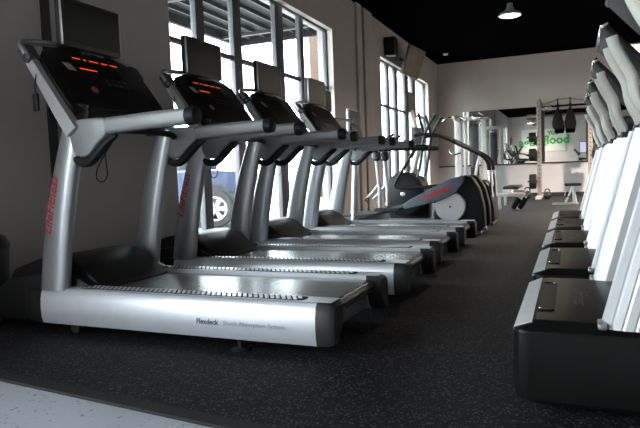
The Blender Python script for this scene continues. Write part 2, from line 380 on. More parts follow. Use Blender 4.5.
# ------------------------------------------------------------------ treadmills of the left row
TW, TP, TY = 0.842, 1.128, 2.297
def text_part(root, s, size, p, ex, ey, m, shear=0.0, bold=0.0, name='lettering'):
    b = MB(); b.text_in(text_mesh(s, size, shear, bold), frame_mtx(p, ex, ey)); return b.build(name, m, root)
def make_treadmill(label):
    Y = TY
    R = thing('treadmill', label, 'treadmill', (-1.85, Y+TW/2, 0), 'treadmills in the window row')
    prof = [(0.03, .06), (0.012, .066), (0.002, .10), (0.0, .15), (0.003, .20), (0.012, .237), (0.028, .254), (0.05, .258), (0.138, .258), (0.138, .19), (0.10, .10), (0.06, .06)]
    for side in (0, 1):
        def yy(v): return Y+v if side == 0 else Y+TW-v
        def P(sc=1.0, dy=0): return [(yy(a), z) for a, z in prof]
        b = MB(); b.prism(P(), -2.665, -1.03, 'x'); rail = b.build('side_rail', 'silver_rail', R)
        # rear end cap, rounded off
        b = MB(); rings = []
        c = (0.07, 0.155)
        for x, k in ((-1.03, 1.0), (-1.005, 0.995), (-0.975, 0.97), (-0.955, 0.91), (-0.945, 0.82)):
            rings.append([(x, yy(c[0]+(a-c[0])*k), c[1]+(z-c[1])*k) for a, z in prof])
        b.loft(rings); b.build('rail_end_cap', 'bezel', R)
        b = MB(); rings = []
        for x, k in ((-2.665, 1.0), (-2.72, 0.99), (-2.77, 0.92), (-2.79, 0.8)):
            rings.append([(x, yy(c[0]+(a-c[0])*k), c[1]+(z-c[1])*k) for a, z in prof])
        b.loft(rings); b.build('rail_front_cap', 'black_plastic', R)
        # top foot plate with a grip strip of studs
        b = MB(); b.box(-2.45, -0.962, min(yy(.03), yy(.132)), max(yy(.03), yy(.132)), .258, .2605, 0.001, 1); b.build('foot_plate', 'silver_rail', R)
        b = MB(); sp = rpoly([(-2.42, .040), (-1.10, .040), (-1.10, .122), (-2.42, .122)], 0.035)
        b.prism([(x, yy(v)) for x, v in sp], .2605, .2620, 'z')
        b.mi = 1
        for k in range(44):
            for j in range(3):
                x = -2.395+k*0.029+(j % 2)*0.0145; v = .056+j*.025
                if x > -1.125: continue
                ring = [(x+0.0108*math.cos(q*PI/3), yy(v+0.0092*math.sin(q*PI/3))) for q in range(6)]
                b.prism(ring if side == 0 else ring[::-1], .262, .2645, 'z')
        b.build('grip_strip', ['foam', 'silver_rail'], R)
        # upright
        b = MB(); rings = []
        yc = yy(0.046)
        for t in (0, .12, .25, .4, .55, .7, .85, 1.0):
            cx = -2.593+.11*t+.108*t*t; hx = 0.096-0.012*t-0.016*t*t; hy = 0.040-0.004*t; z = 0.245+t*0.89
            rings.append([(cx+hx*math.copysign(abs(math.cos(2*PI*j/24))**0.8, math.cos(2*PI*j/24)), yc+hy*math.copysign(abs(math.sin(2*PI*j/24))**0.75, math.sin(2*PI*j/24)), z) for j in range(24)])
        b.loft(rings); up = b.build('upright', 'silver', R)
        # lettering on the outer face of the upright
        d = Vector((0.235, 0, 0.89)).normalized()
        yo = yc-0.0395 if side == 0 else yc+0.0395
        ex = d if side == 0 else d; ey = Vector((-d.z, 0, d.x)) if side == 0 else Vector((d.z, 0, -d.x))
        if side == 0:
            b = MB(); me = text_mesh('LifeFitness', 0.075, 0.25, 0.0006); mt = frame_mtx((-2.545, yo, .705), ex, ey)
            b.text_in(me, mt); lt = b.build('lettering', 'red', up)
        # foot boot at the base of the upright
        b = MB(); pr = rpoly([(-2.70, .20), (-2.38, .20), (-2.375, .262), (-2.47, .30), (-2.56, .345), (-2.66, .34), (-2.71, .28)], 0.02)
        ya, yb_ = sorted((yy(.085), yy(.16))); b.prism(pr, ya, yb_, 'y', 0.006); b.build('upright_boot', 'black_plastic', R)
        # handrail: gusset, bar, end cap, dark under-sweep
        ya, yb_ = sorted((yy(.008), yy(.066)))
        b = MB(); g = rpoly([(-2.40, 1.135), (-2.30, 1.148), (-2.145, 1.146), (-2.135, 1.062), (-2.20, 1.02), (-2.27, .955), (-2.345, .955), (-2.375, 1.0)], 0.03)
        b.prism(g, ya, yb_, 'y', 0.012, 3); hr = b.build('handrail', 'grip_grey', R)
        b = MB(); yc2 = yy(.037)
        b.tube([(-2.385, yc2, .955), (-2.35, yc2, .925), (-2.28, yc2, .925), (-2.21, yc2, .985), (-2.15, yc2, 1.035), (-2.10, yc2, 1.055)], [.018, .024, .026, .026, .024, .012], 10, smooth=2)
        b.build('under_sweep', 'black_plastic', hr)
        b = MB(); rg = []
        for x, z, hz, hy in ((-2.145, 1.103, .043, .030), (-1.9, 1.113, .041, .030), (-1.67, 1.118, .040, .030), (-1.645, 1.118, .037, .027)):
            rg.append([(x, yc2+hy*math.copysign(abs(math.cos(2*PI*j/20))**.6, math.cos(2*PI*j/20)), z+hz*math.copysign(abs(math.sin(2*PI*j/20))**.6, math.sin(2*PI*j/20))) for j in range(20)])
        b.loft(rg); b.build('grip_bar', 'grip_grey', hr)
        b = MB(); b.tube([(-1.66, yc2, 1.118), (-1.635, yc2, 1.118), (-1.612, yc2, 1.118), (-1.603, yc2, 1.118)], [.043, .046, .040, .025], 16); b.build('grip_end_cap', 'black_plastic', hr)
        # console side arm
        b = MB(); dd = Vector((-.332, 0, .461)).normalized(); nn = Vector((dd.z, 0, -dd.x)); p0 = Vector((-2.333, 0, 1.10))
        def cp(y, t, h): q = p0+dd*t+nn*h; return (q.x, Y+y, q.z)
        yA, yB = (-0.012, 0.038) if side == 0 else (TW-.038, TW+.012)
        sec = lambda t, k: [cp(yA, t, -.05*k), cp(yB, t, -.05*k), cp(yB, t, .012), cp((yA+yB)/2, t, .02), cp(yA, t, .012)]
        b.loft([sec(.0, 1.3), sec(.12, 1.2), sec(.30, .9), sec(.47, .7)]); b.build('console_arm', 'silver_light', R)
        yM = (yA+yB)/2
        b = MB(); b.loft([[Vector(cp(yM, t, h))+Vector((0, s_*.034, 0)) for s_, h in ((-1, -.03*k), (1, -.03*k), (1, .024*k), (0, .032*k), (-1, .024*k))] for t, k in ((.455, .6), (.47, 1), (.545, 1), (.565, .6))])
        pad = b.build('button_pad', 'dark_plastic', R)
        for q in range(3):
            c_ = Vector(cp(yA-.004 if side == 0 else yB+.004, .475+q*.032, .005)); b = MB(); b.lathe([(0.0005, -.008), (.010, -.007), (.012, 0.004)], c_, 'y', 10); b.build('button', 'chrome', pad)
    # belt, deck, rollers, crossbar
    y0, y1 = Y+.14, Y+TW-.14
    b = MB(); arc = [(-1.02+.036*math.cos(a), .2+.036*math.sin(a)) for a in [PI/2-k*PI/8 for k in range(9)]]
    b.prism([(-2.42, .236)]+arc+[(-2.42, .164)], y0+.004, y1-.004, 'y'); b.build('running_belt', 'belt', R)
    b = MB(); b.box(-2.60, -1.10, y0+.0, y1, .075, .150, .006); b.build('deck_frame', 'dark_plastic', R)
    b = MB(); b.box(-1.085, -1.045, Y+.10, Y+TW-.10, .075, .148, .006); b.build('rear_crossbar', 'silver', R)
    # hood
    b = MB(); hp = rpoly([(-3.10, .07), (-3.10, .20), (-3.02, .33), (-2.80, .40), (-2.60, .405), (-2.50, .36), (-2.37, .255), (-2.345, .242), (-2.345, .238), (-2.47, .238), (-2.60, .20), (-2.60, .07)], 0.03, 3)
    b.prism(hp, Y+.145, Y+TW-.145, 'y', 0.015); hood = b.build('motor_hood', 'black_plastic', R)
    b = MB(); b.prism(rpoly([(-3.12, .06), (-3.12, .18), (-2.97, .29), (-2.70, .33), (-2.60, .33), (-2.60, .06)], .03), Y+.05, Y+TW-.05, 'y', .012); b.build('hood_skirt', 'black_plastic', R)
    # console
    c = .435
    half = [(.0, .135), (.26, .125), (.36, .10), (.395, .12), (.405, .22), (.405, .34), (.395, .46), (.32, .545), (.19, .59), (.0, .60)]
    out = [(c+a, t) for a, t in half] + [(c-a, t) for a, t in half[::-1][1:-1]]
    b = MB()
    front = [cp(y, t, .028) for y, t in out]; mid = [cp(c+(y-c)*1.015, .36+(t-.36)*1.02, .012) for y, t in out]; back = [cp(c+(y-c)*.93, .36+(t-.36)*.9, -.075) for y, t in out]
    inner = [cp(c+(y-c)*.97, .36+(t-.36)*.95, .034) for y, t in out]
    b.loft([inner, front, mid, back]); con = b.build('console', 'black_plastic', R)
    # silver tube loop round the top of the console
    b = MB(); lp = [cp(-.012, .50, .0), cp(-.010, .57, .0), cp(.03, .605, .0), cp(.15, .615, .005), cp(.30, .64, 0), cp(.43, .645, 0), cp(.56, .64, 0), cp(.71, .615, .005), cp(.81, .605, 0), cp(.852, .57, 0), cp(.854, .50, 0)]
    b.tube(lp, .017, 10, smooth=2); b.build('top_tube', 'silver', R)
    # console print: LED rows, logo, sticker, stop button
    def quad(y0_, y1_, t0, t1, h=.0352, sk=0.0):
        b = MB(); b.loft([[cp(y0_, t0, h-.003), cp(y1_, t0, h-.003), cp(y1_-sk, t1, h-.003), cp(y0_-sk, t1, h-.003)], [cp(y0_, t0, h), cp(y1_, t0, h), cp(y1_-sk, t1, h), cp(y0_-sk, t1, h)]]); return b
    b = quad(.24, .62, .40, .545, .0350); dsp = b.build('display', 'screen', con)
    yv = .275
    for wd in (.060, .020, .066, .052, .056):
        b = quad(yv, yv+wd, .505, .5125, .0362); b.build('led_readout', 'led', dsp); yv += wd+.026
    b = quad(.285, .415, .427, .435, .0362); b.build('led_readout', 'led', dsp)
    b = quad(.19, .245, .405, .455, .0360, .02); b.build('sticker', 'white_label', con)
    b = MB(); b.text_in(text_mesh('LIFEFITNESS', .036, .2), frame_mtx(cp(.47, .572, .037), (0, 1, 0), dd)); b.build('lettering', 'pale_print', con)
    b = MB(); cc = Vector(cp(.29, .27, .034)); rg = []
    for r_, h in ((.022, 0), (.022, .007), (.017, .010), (.010, .007)):
        rg.append([cc+Vector((0, 1, 0))*r_*math.cos(2*PI*j/16)+dd*r_*math.sin(2*PI*j/16)+nn*h for j in range(16)])
    b.loft(rg); b.build('stop_button', 'led_dim', con)
    for i in range(8):
        b = quad(.44+(i % 4)*.05, .468+(i % 4)*.05, .33+(i//4)*.035, .343+(i//4)*.035, .036); b.build('key', 'dark_plastic', con)
    for yq in (.12, .74):
        b = MB(); q = cp(yq, .14, -.02); b.lathe([(.045, -.10), (.055, .0), (.060, .035), (.052, .035), (.046, 0), (.040, -.09)], q, 'z', 18); b.build('cup_holder', 'dark_plastic', con)
    # cross bar of the console with heart rate grips
    b = MB(); b.tube([(-2.30, Y+.07, 1.09), (-2.26, Y+.16, 1.10), (-2.25, Y+.42, 1.105), (-2.26, Y+.68, 1.10), (-2.30, Y+TW-.07, 1.09)], .019, 10, smooth=2); b.build('cross_bar', 'black_plastic', R)
    # monitor on its bracket
    mx, mz0, mz1, ya, yb_ = -2.62, 1.60, 1.878, Y+.235, Y+.70
    return R, (mx, mz0, mz1, ya, yb_)
def monitor_part(R, dims, dx=0.0, arm=True):
    mx, z0, z1, ya, yb_ = dims; mx += dx
    b = MB(); b.box(mx-.05, mx, ya, yb_, z0, z1, .006); mon = b.build('monitor', 'bezel', R)
    b = MB(); b.box(mx-.001, mx+.002, ya+.022, yb_-.022, z0+.025, z1-.018); b.build('screen', 'screen', mon)
    for yt in (ya, yb_):
        b = MB(); b.box(mx-.012, mx+.003, yt-.003, yt+.003, z0+.005, z1-.005, .0015); b.build('side_trim', 'silver_light', mon)
    b = MB(); ym = (ya+yb_)/2; b.tube([(-2.62, ym, 1.50), (mx-.07, ym, 1.56), (mx-.06, ym, 1.68)], .022, 10, smooth=1); b.box(mx-.07, mx-.048, ym-.06, ym+.06, 1.64, 1.76, .004); b.build('monitor_bracket', 'dark_plastic', R)
def legs_part(R, Y):
    for x, y in ((-1.45, Y+.06), (-1.45, Y+TW-.06)):
        b = MB(); b.tube([(x+.03, y, .075), (x-.01, y, .055), (x+.005, y, .03), (x, y, .012)], [.014, .011, .011, .012], 8, smooth=1); b.lathe([(.042, 0.0), (.045, .006), (.03, .014), (.0005, .016)], (x, y, 0), n=16); b.build('levelling_foot', 'rubber', R)
    for y in (Y+.08, Y+TW-.08):
        b = MB(); b.lathe([(.0005, -.012), (.030, -.012), (.034, -.006), (.034, .006), (.030, .012), (.0005, .012)], (-2.50, y, .034), 'y', 18); b.build('transport_wheel', 'rubber', R)
        b = MB(); b.box(-2.53, -2.47, y+.013, y+.018, .03, .085); b.build('wheel_bracket', 'silver', R)
def clip_part(R, Y):
    b = MB(); y = Y+.36
    b.tube([(-2.36, y, 1.16), (-2.42, y+.01, 1.06), (-2.50, y+.02, .99), (-2.55, y+.0, .90), (-2.535, y-.03, .84), (-2.515, y+.0, .815), (-2.50, y+.03, .85), (-2.505, y+.03, .92), (-2.50, y+.02, .99)], .0035, 6, smooth=2)
    b.build('safety_cord', 'trim_black', R)
    b = MB(); b.tube([(-2.565, Y-.010, 1.40), (-2.572, Y-.018, 1.34), (-2.572, Y-.018, 1.295)], .0035, 6); b.box(-2.589, -2.555, Y-.026, Y-.010, 1.205, 1.297, .005); b.build('safety_clip', 'black_plastic', R)
TL = ['nearest treadmill of the window row, whole silver side rail and lit console in view',
      'second treadmill in the window row, its lit console in front of the near window',
      'third treadmill in the window row, counted from the camera',
      'fourth and farthest treadmill of the window row, next to the elliptical trainers']
t1, md = make_treadmill(TL[0]); monitor_part(t1, md); legs_part(t1, TY); clip_part(t1, TY)
rl = [c for c in t1.children if c.name.startswith('side_rail')][0]
b = MB(); b.text_in(text_mesh('Flexdeck', .034, .1, .0009), frame_mtx((-1.59, TY-.0012, .143), (1, 0, 0), (0, 0, 1))); b.build('lettering', 'grey_print', rl)
b = MB(); b.text_in(text_mesh('Shock Absorption System', .031, .1), frame_mtx((-1.34, TY-.0012, .143), (1, 0, 0), (0, 0, 1))); b.build('lettering', 'pale_print', rl)
def all_under(o):
    for c in o.children:
        yield c
        yield from all_under(c)
for k in range(1, 4):
    t = dup(t1, (-1.85+(.03 if k == 1 else 0), TY+TW/2+TP*k, 0), TL[k])
    if k >= 2:                                   # farther readouts drawn unlit, as window glare washes them out
        for c in list(all_under(t)):
            if c.name.startswith('lettering') and c.parent.name.startswith('upright'):
                bpy.data.objects.remove(c); continue
            if c.name.startswith(('led_readout', 'stop_button')):
                c.material_slots[0].link = 'OBJECT'; c.material_slots[0].material = M['led_unlit']

# ------------------------------------------------------------------ treadmills of the right row (seen from their hoods)
RY, RP, RW = 2.0, 1.06, 0.90
def make_facing(label):
    Y = RY
    R = thing('treadmill', label, 'treadmill', (0.7, Y+RW/2, 0), 'treadmills in the facing row')
    # hood: rounded footprint with sloped shoulders
    def ring(ins, z, rad):
        ix = ins*1.35
        pts = rpoly([(-.185+ix, Y+ins), (.62, Y+ins), (.62, Y+RW-ins), (-.185+ix, Y+RW-ins)], rad, 5)
        return [(x, y, z) for x, y in pts]
    b = MB(); b.loft([ring(.03, .03, .05), ring(.006, .05, .055), ring(0, .08, .06), ring(0, .274, .06), ring(.003, .281, .055), ring(.047, .306, .03), ring(.056, .309, .025)])
    hood = b.build('motor_hood', 'hood_black', R, ang=0.35)
    b = MB(); fx0, fx1 = -.185+.004*1.35, -.185+.046*1.35
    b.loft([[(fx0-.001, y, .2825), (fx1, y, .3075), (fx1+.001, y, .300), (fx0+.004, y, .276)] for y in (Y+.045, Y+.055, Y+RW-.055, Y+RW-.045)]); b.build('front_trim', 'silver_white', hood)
    b = MB(); rim = rpoly([(-.112, Y+.18), (-.058, Y+.18), (-.058, Y+.70), (-.112, Y+.70)], .012, 3); inn = [(-.085+(x+.085)*.86, Y+.44+(y-Y-.44)*.975) for x, y in rim]
    b.loft([[(x, y, .309) for x, y in rim], [(x, y, .3165) for x, y in rim], [(x, y, .3165) for x, y in inn], [(x, y, .3118) for x, y in inn]]); b.build('tray', 'hood_black', hood)
    for yq in (.205, .675):
        b = MB(); b.box(-.108, -.098, Y+yq-.012, Y+yq+.012, .3125, .319, .002) if yq < .4 else b.box(-.072, -.060, Y+yq-.012, Y+yq+.012, .3125, .319, .002); b.build('tray_latch', 'chrome', hood)
    b = MB(); b.text_in(text_mesh('LifeFitness', .07, .3, extr=.0004), frame_mtx((.03, Y+.46, .3092), (0, -1, 0), (1, 0, 0))); b.build('lettering', 'dark_plastic', hood)
    for x in (.02, .5):
        for y in (.16, RW-.16):
            b = MB(); b.lathe([(.04, 0), (.04, .02), (.02, .03), (.02, .07)], (x, Y+y, 0), n=14); b.build('levelling_foot', 'rubber', R)
    for side in (0, 1):
        def yy(v): return Y+v if side == 0 else Y+RW-v
        # ridged upright
        sec = [(0.0, .060), (.004, .038), (.014, .022), (.024, .012), (.030, .013), (.036, .008), (.055, .003), (.061, .0055), (.067, .0015), (.090, 0.0), (.096, .003), (.102, 0.0), (.17, .004), (.20, .03), (.205, .06), (.19, .095), (.05, .098), (.01, .085)]
        b = MB(); b.loft([[(.083+t*.170+a, yy(v), .300+t*.665) for a, v in sec] for t in (0, .5, 1.0)]); up = b.build('upright', 'silver_white', R, ang=0.3)
        b = MB(); ya, yb_ = sorted((yy(-.006), yy(.07))); b.box(.074, .100, ya, yb_, .300, .320, .005); b.build('upright_foot', 'silver', R)
        # black joint and pale arm
        b = MB(); ym = yy(.05); b.loft([[(.083+.170*t+.012+a*k, yy(.05+(v-.05)*k), .300+t*.665) for a, v in sec] for t, k in ((.99, .9), (1.0, .93), (1.06, .80), (1.12, .55))]); b.build('joint_cuff', 'black_plastic', R)
        b = MB(); b.tube([(.300, ym, .985), (.295, ym, 1.02), (.268, ym, 1.07), (.252, ym, 1.12), (.247, ym, 1.165), (.238, ym, 1.20), (.21, ym, 1.25), (.178, ym, 1.315), (.165, ym, 1.36)], [.026, .044, .047, .036, .022, .017, .016, .016, .012], 16, ry=.024, smooth=1); b.build('console_arm', 'grey_plastic', R)
        b = MB(); b.tube([(.27, ym, 1.06), (.42, ym, 1.07), (.62, ym, 1.05), (.80, ym, 1.04)], [.03, .026, .026, .024], 12, smooth=1); b.build('handrail', 'dark_plastic', R)
        # side rail with grip plate
        b = MB(); ya, yb_ = sorted((yy(.02), yy(.15))); b.prism(rpoly([(ya, .07), (yb_, .07), (yb_, .235), (ya, .235)], .02), .60, 1.85, 'x'); b.build('side_rail', 'silver_rail', R)
        b = MB(); b.box(.64, 1.80, ya+.02, yb_-.02, .235, .240, .001, 1); b.build('grip_strip', 'black_plastic', R)
    # console slab
    dd = Vector((.666, 0, -.746)); nn = Vector((.746, 0, .666)); p0 = Vector((.152, 0, 1.485))
    def cp(s, h): q = p0+dd*s+nn*h; return (q.x, q.z)
    b = MB(); b.prism(rpoly([cp(0, -.014), cp(.30, -.018), cp(.34, -.006), cp(.34, .014), cp(.0, .014)], .008), Y+.13, Y+RW-.13, 'y', .010); con = b.build('console', 'black_plastic', R)
    b = MB(); b.prism([cp(-.010, -.016), cp(-.010, .018), cp(.012, .018), cp(.012, -.018)], Y+.124, Y+RW-.124, 'y', .004); b.build('edge_trim', 'chrome', con)
    b = MB(); b.prism([cp(.05, .010), cp(.30, .010), cp(.30, .017), cp(.05, .017)], Y+.18, Y+RW-.18, 'y'); b.build('display', 'screen', con)
    b = MB(); b.box(.62, 1.88, Y+.16, Y+RW-.16, .16, .215, .025); b.build('running_belt', 'belt', R)
    b = MB(); b.box(.60, 1.80, Y+.15, Y+RW-.15, .075, .158); b.build('deck_frame', 'dark_plastic', R)
    for y in (.1, RW-.1):
        b = MB(); b.lathe([(.04, 0), (.04, .02), (.02, .03), (.02, .08)], (1.7, Y+y, 0), n=14); b.build('levelling_foot', 'rubber', R)
    return R
RL = ['nearest of the black hooded treadmills on the right, its hood filling the lower right corner',
      'second black hooded treadmill in the right-hand row, counted from the camera',
      'third black hooded treadmill in the right-hand row, counted from the camera',
      'fourth black hooded treadmill in the right-hand row, counted from the camera',
      'farthest of the five black hooded treadmills on the right']
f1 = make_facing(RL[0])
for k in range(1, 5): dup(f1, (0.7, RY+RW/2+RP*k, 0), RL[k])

# ------------------------------------------------------------------ elliptical trainers beyond the treadmills
Y = 7.30
R = thing('elliptical_trainer', 'elliptical trainer with pale disc and red lettering on its slate housing', 'elliptical', (-1.7, Y+.3, 0), 'elliptical trainers')
b = MB(); hs = rpoly([(-1.58, .07), (-1.60, .30), (-1.42, .60), (-1.27, .735), (-1.13, .735), (-1.03, .58), (-.975, .35), (-.965, .07)], .06, 4)
b.prism(hs, Y+.02, Y+.22, 'y', .03, 3); hs_o = b.build('housing', 'black_plastic', R)
b = MB(); b.prism([(x+.02, z) for x, z in hs], Y+.38, Y+.56, 'y', .03, 3); b.build('housing', 'black_plastic', R)
b = MB(); b.lathe([(.0005, .0), (.178, .0), (.188, .008), (.188, .03)], (-1.375, Y-.012, .355), 'y', 40); dsc = b.build('crank_disc', 'silver_light', R)
b = MB(); b.lathe([(.0005, -.01), (.012, -.008), (.014, 0)], (-1.375, Y-.012, .355), 'y', 12); b.build('hub', 'dark_plastic', dsc)
b = MB(); sh = rpoly([(-1.96, .345), (-1.955, .40), (-1.85, .465), (-1.37, .70), (-1.20, .735), (-1.19, .66), (-1.30, .52), (-1.50, .43), (-1.93, .33)], .035, 4)
b.prism(sh, Y-.06, Y+.06, 'y', .025, 3); shr = b.build('pedal_shroud', 'slate_plastic', R)
b = MB(); dv = Vector((.48, 0, .20)).normalized(); b.text_in(text_mesh('LifeFitness', .085, .3, .003), frame_mtx((-1.53, Y-.0615, .535), dv, Vector((-dv.z, 0, dv.x)))); b.build('lettering', 'red', shr)
b = MB(); b.tube([(-2.80, Y, .26), (-2.55, Y, .255), (-2.3, Y, .285), (-1.90, Y, .385)], [.022, .026, .03, .035], 10, smooth=1); b.build('pedal_arm', 'dark_plastic', R)
b = MB(); b.tube([(-2.80, Y+.5, .26), (-2.55, Y+.5, .255), (-2.3, Y+.5, .285), (-1.90, Y+.5, .385)], [.022, .026, .03, .035], 10, smooth=1); b.build('pedal_arm', 'dark_plastic', R)
for y in (0, .5):
    b = MB(); b.prism(rpoly([(-2.35, Y+y-.07), (-2.0, Y+y-.07), (-2.0, Y+y+.07), (-2.35, Y+y+.07)], .03), .315, .345, 'z'); b.build('foot_pedal', 'rubber', R)
b = MB(); b.box(-2.9, -.98, Y+.24, Y+.34, .03, .09, .01); b.build('base_beam', 'silver', R)
for x, wd in ((-2.85, .30), (-1.05, .30)):
    b = MB(); b.box(x-.04, x+.04, Y+.29-wd, Y+.29+wd, .0, .05, .012); b.build('floor_bar', 'dark_plastic', R)
b = MB(); b.prism(rpoly([(-1.62, .0), (-1.57, .0), (-1.585, .20), (-1.60, .20)], .005), Y-.02, Y+.02, 'y'); b.build('support_post', 'chrome', R)
b = MB(); b.tube([(-2.66, Y+.02, .06), (-2.63, Y+.02, .6), (-2.60, Y+.02, 1.05)], [.05, .045, .04], 14); b.build('mast', 'silver', R)
b = MB(); b.prism(rpoly([(-2.72, 1.02), (-2.45, 1.10), (-2.32, 1.13), (-2.32, 1.17), (-2.70, 1.15)], .02), Y-.02, Y+.10, 'y', .01); b.build('mast_head', 'grey_plastic', R)
b = MB(); b.tube([(-2.55, Y-.02, 1.125), (-2.2, Y-.02, 1.13), (-1.68, Y-.02, 1.105), (-1.62, Y-.02, 1.10)], [.03, .032, .032, .026], 12); b.build('handrail', 'black_plastic', R)
b = MB(); b.tube([(-2.55, Y+.56, 1.125), (-2.2, Y+.56, 1.13), (-1.68, Y+.56, 1.105), (-1.62, Y+.56, 1.10)], [.03, .032, .032, .026], 12); b.build('handrail', 'black_plastic', R)
b = MB(); b.prism(rpoly([(-2.70, 1.13), (-2.54, 1.17), (-2.62, 1.43), (-2.68, 1.43)], .02), Y+.05, Y+.30, 'y', .01); b.build('console_stem', 'dark_plastic', R)
b = MB(); b.box(-2.71, -2.67, Y-.0, Y+.40, 1.37, 1.67, .012); con = b.build('console', 'silver_light', R)
b = MB(); b.box(-2.671, -2.665, Y+.03, Y+.37, 1.40, 1.645); b.build('screen', 'screen', con)
for y in (.10, .46):
    b = MB(); b.tube([(-2.31, Y+y, .26), (-2.31, Y+y, .6), (-2.34, Y+y, .99)], .028, 10); ar = b.build('swing_arm', 'silver', R)
    b = MB(); b.lathe([(.03, 0), (.06, .03), (.065, .09), (.05, .13), (.0005, .14)], (-2.34, Y+y, .96), n=14); b.build('pivot_cover', 'dark_plastic', ar)
    b = MB(); b.tube([(-2.32, Y+y, .66), (-2.42, Y+y, .54), (-2.52, Y+y, .45), (-2.45, Y+y, .40)], .014, 8); b.build('link_rod', 'silver', ar)
    b = MB(); b.tube([(-2.34, Y+y, 1.09), (-2.31, Y+y, 1.17), (-2.24, Y+y, 1.20), (-2.1, Y+y, 1.30)], .018, 8, smooth=1); b.build('hand_grip', 'black_plastic', ar)
monitor_part(R, (-2.99+.0, 1.66, 1.93, Y-.2, Y+.2))
# second trainer, in front of the farther window
Y = 8.50
R = thing('elliptical_trainer', 'elliptical trainer with round flywheel cover and arched rails before the farther window', 'elliptical', (-1.9, Y+.3, 0), 'elliptical trainers')
b = MB(); b.lathe([(.0005, 0), (.24, .0), (.31, .03), (.33, .07), (.33, .20), (.30, .25), (.0005, .27)], (-2.31, Y+.05, .47), 'y', 40); fl_o = b.build('flywheel_cover', 'black_plastic', R)
b = MB(); b.lathe([(.0005, -.012), (.035, -.01), (.04, .0)], (-2.31, Y+.05, .47), 'y', 24); b.build('hub_cap', 'chrome', fl_o)
b = MB(); b.prism(rpoly([(-2.62, .06), (-2.64, .50), (-2.48, .72), (-2.28, .80), (-2.05, .70), (-1.97, .45), (-1.98, .06)], .08), Y+.32, Y+.5, 'y', .03); b.build('front_housing', 'black_plastic', R)
b = MB(); b.prism(rpoly([(-1.46, .05), (-1.46, .4), (-1.30, .60), (-1.20, .66), (-1.08, .60), (-1.0, .3), (-.99, .05)], .05), Y+.02, Y+.56, 'y', .03); b.build('rear_housing', 'black_plastic', R)
b = MB(); b.box(-2.6, -1.02, Y+.24, Y+.36, .03, .09, .01); b.build('base_beam', 'dark_plastic', R)
for x in (-2.6, -1.05):
    b = MB(); b.box(x-.04, x+.04, Y, Y+.6, 0, .05, .012); b.build('floor_bar', 'dark_plastic', R)
b = MB(); b.tube([(-2.22, Y+.30, .75), (-2.10, Y+.30, 1.2), (-2.16, Y+.30, 1.5), (-2.22, Y+.30, 1.72)], [.05, .045, .04, .035], 12, smooth=1); b.build('mast', 'grey_plastic', R)
b = MB(); b.box(-2.26, -2.21, Y+.10, Y+.50, 1.70, 2.0, .01); mon = b.build('monitor', 'bezel', R)
b = MB(); b.box(-2.212, -2.206, Y+.13, Y+.47, 1.73, 1.97); b.build('screen', 'screen', mon)
b = MB(); b.prism(rpoly([(-2.20, 1.20), (-2.02, 1.24), (-2.08, 1.46), (-2.18, 1.46)], .02), Y+.16, Y+.44, 'y', .01); b.build('console', 'dark_plastic', R)
for y, s in ((.06, -1), (.54, 1)):
    b = MB(); b.tube([(-2.08, Y+y, .72), (-2.02, Y+y, 1.0), (-1.98, Y+y, 1.30), (-1.93, Y+y, 1.42), (-1.80, Y+y, 1.62)], .021, 10, smooth=2); b.build('swing_arm', 'dark_plastic', R)
    b = MB(); b.tube([(-1.98, Y+y+.04, 1.36), (-2.02, Y+y+.04, 1.50), (-2.06, Y+y+.04, 1.66)], .02, 10, smooth=1); b.build('hand_grip', 'black_plastic', R)
    b = MB(); b.tube([(-2.12, Y+y, 1.33), (-1.95, Y+y, 1.345), (-1.725, Y+y, 1.31), (-1.40, Y+y, 1.13), (-1.15, Y+y, 1.00), (-1.07, Y+y, .90), (-1.055, Y+y, .78)], .026, 10, smooth=2); ra = b.build('arched_rail', 'black_plastic', R)
    b = MB(); b.tube([(-1.055, Y+y, .79), (-1.04, Y+y, .60), (-1.03, Y+y, .40)], .024, 10); b.build('rail_post', 'chrome', ra)
    b = MB(); b.tube([(-2.05, Y+y-.06, 1.20), (-2.28, Y+y-.06, .85), (-2.43, Y+y-.06, .62), (-2.40, Y+y-.06, .57), (-2.2, Y+y-.06, .565), (-1.85, Y+y-.06, .57)], .024, 10, smooth=1); b.build('pedal_link', 'black_plastic', R)
    b = MB(); b.prism(rpoly([(-1.95, Y+y-.07), (-1.6, Y+y-.07), (-1.6, Y+y+.07), (-1.95, Y+y+.07)], .03), .34, .37, 'z'); b.build('foot_pedal', 'rubber', R)
    b = MB(); b.tube([(-1.95, Y+y, .5), (-1.8, Y+y, .35), (-1.4, Y+y, .32), (-1.25, Y+y, .33)], .025, 10); b.build('pedal_arm', 'silver', R)

# ------------------------------------------------------------------ far end of the room: cable station, benches, rack
Y = 15.0
R = thing('cable_station', 'tall white cable weight station in the far left corner', 'gym machine', (-2.3, Y+.4, 0))
for x, wd in ((-2.60, .16), (-2.42, .08), (-1.98, .11)):
    b = MB(); b.box(x-wd/2, x+wd/2, Y, Y+.12, .06, 2.02, .01); b.build('column', 'white_metal', R)
b = MB(); b.box(-2.30, -2.10, Y+.02, Y+.10, .10, 1.9, .008); b.build('guard_panel', 'dark_plastic', R)
for i in range(12):
    b = MB(); b.box(-2.29, -2.11, Y-.06, Y+.015, .12+i*.06, .172+i*.06, .004); b.build('weight_plate', 'iron', R)
b = MB(); b.box(-2.70, -1.90, Y+.02, Y+.12, 2.0, 2.10, .012); b.build('top_beam', 'white_metal', R)
b = MB(); b.box(-2.62, -2.54, Y-.7, Y+.1, 2.0, 2.08, .01); b.build('front_arm', 'grey_plastic', R)
b = MB(); b.tube([(-2.85, Y-.62, 1.98), (-2.74, Y-.62, 2.05), (-2.58, Y-.62, 2.06), (-2.42, Y-.62, 2.05), (-2.30, Y-.62, 1.98)], .018, 10, smooth=1); b.build('pull_down_bar', 'chrome', R)
